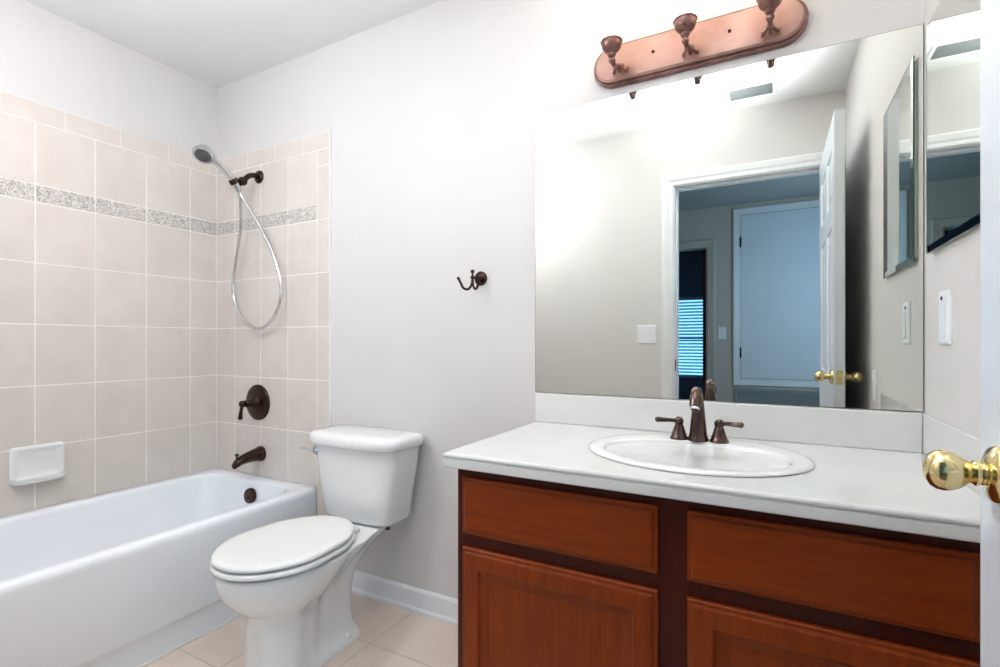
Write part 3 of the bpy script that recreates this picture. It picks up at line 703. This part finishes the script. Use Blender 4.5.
# return grille
rg = thing('return_grille', 'white louvred return air grille under the hall access door, seen in the mirror', 'vent', (2.65, HY, 0.15))
gx0, gx1, gz0, gz1 = 2.24, 3.10, 0.18, 0.640
b = MB(); fw = 0.03
b.box((gx0, HY, gz0), (gx1, HY+0.012, gz0+fw)).box((gx0, HY, gz1-fw), (gx1, HY+0.012, gz1)).box((gx0, HY, gz0+fw), (gx0+fw, HY+0.012, gz1-fw)).box((gx1-fw, HY, gz0+fw), (gx1, HY+0.012, gz1-fw))
b.build('grille_frame', M['vent'], rg, bevel=0.002)
b = MB()
for k in range(22):
    z = gz0+fw+0.01+k*(gz1-gz0-2*fw-0.01)/22
    b.loft([[(x, HY+0.001, z+0.010), (x, HY+0.010, z), (x, HY+0.011, z+0.001), (x, HY+0.002, z+0.011)] for x in (gx0+fw, gx1-fw)])
b.build('grille_louvres', M['vent'], rg)
# added hall window frame (unseen, made so fill light can enter)
b = MB()
for z0, z1 in ((0.85, 0.89), (1.455, 1.495), (2.06, 2.1)): b.box((HX1+0.03, hw0, z0), (HX1+0.07, hw1, z1))
for y0_, y1_ in ((hw0, hw0+0.04), (hw1-0.04, hw1)): b.box((HX1+0.03, y0_, 0.85), (HX1+0.07, y1_, 2.1))
struct(b.build('added_window_2', M['white_trim']), 'white sash frame in the hall right wall, added out of view for fill light', 'window')

# ------------------------------------------------------------------ bedroom beyond (seen in the mirror)
BY = -6.30; BX0, BX1 = 0.0, 2.6; BYN = HY-0.12
wx0, wx1, wz0, wz1 = 0.62, 1.72, 0.555, 1.745
sbox('floor_bedroom', [((BX0, BY, -0.08), (BX1, BYN, 0))], M['hall_floor'], 'brown carpet of the dark bedroom', 'floor')
sbox('ceiling_bedroom', [((BX0, BY, H), (BX1, BYN, H+0.08))], M['room_wall'], 'dark ceiling of the bedroom', 'ceiling')
sbox('wall_bedroom_left', [((BX0-0.1, BY, 0), (BX0, BYN, H))], M['room_wall'], 'dark left wall of the bedroom', 'wall')
sbox('wall_bedroom_right', [((BX1, BY, 0), (BX1+0.1, BYN, H))], M['room_wall'], 'dark right wall of the bedroom', 'wall')
sbox('wall_bedroom_near', [((BX0, BYN, 0), (HX0, BYN+0.1, H))], M['room_wall'], 'dark near wall of the bedroom', 'wall')
sbox('wall_bedroom_far', [((BX0, BY-0.1, 0), (wx0, BY, H)), ((wx1, BY-0.1, 0), (BX1, BY, H)), ((wx0, BY-0.1, 0), (wx1, BY, wz0)), ((wx0, BY-0.1, wz1), (wx1, BY, H))], M['room_wall'], 'dark bedroom wall with a blue-lit window', 'wall')
b = MB(); f_ = 0.04
for z0, z1 in ((wz0, wz0+f_), (1.125, 1.165), (wz1-f_, wz1)): b.box((wx0, BY-0.08, z0), (wx1, BY-0.05, z1))
for xa, xb in ((wx0, wx0+f_), (wx1-f_, wx1)): b.box((xa, BY-0.08, wz0+f_), (xb, BY-0.05, wz1-f_))
win = struct(b.build('window_1', M['white_trim']), 'bedroom sash window glowing blue, seen in the mirror', 'window')
MB().box((wx0+f_, BY-0.067, wz0+f_), (wx1-f_, BY-0.063, wz1-f_)).build('pane', M['glass'], win)
bl = thing('window_blind', 'white slatted blind over the blue-lit bedroom window, seen in the mirror', 'blind', (1.17, BY-0.03, wz0))
b = MB(); n = 24
for k in range(n):
    z = wz0+0.03+k*(wz1-wz0-0.06)/n; a = math.radians(38)
    b.loft([[(x, BY-0.03-0.02*math.cos(a), z-0.02*math.sin(a)), (x, BY-0.03+0.02*math.cos(a), z+0.02*math.sin(a)), (x, BY-0.03+0.02*math.cos(a), z+0.02*math.sin(a)+0.002), (x, BY-0.03-0.02*math.cos(a), z-0.02*math.sin(a)+0.002)] for x in (wx0+0.01, wx1-0.01)])
b.build('slats', M['blind'], bl)
MB().box((wx0+0.005, BY-0.048, wz1-0.035), (wx1-0.005, BY-0.012, wz1)).build('head_rail', M['white_trim'], bl)
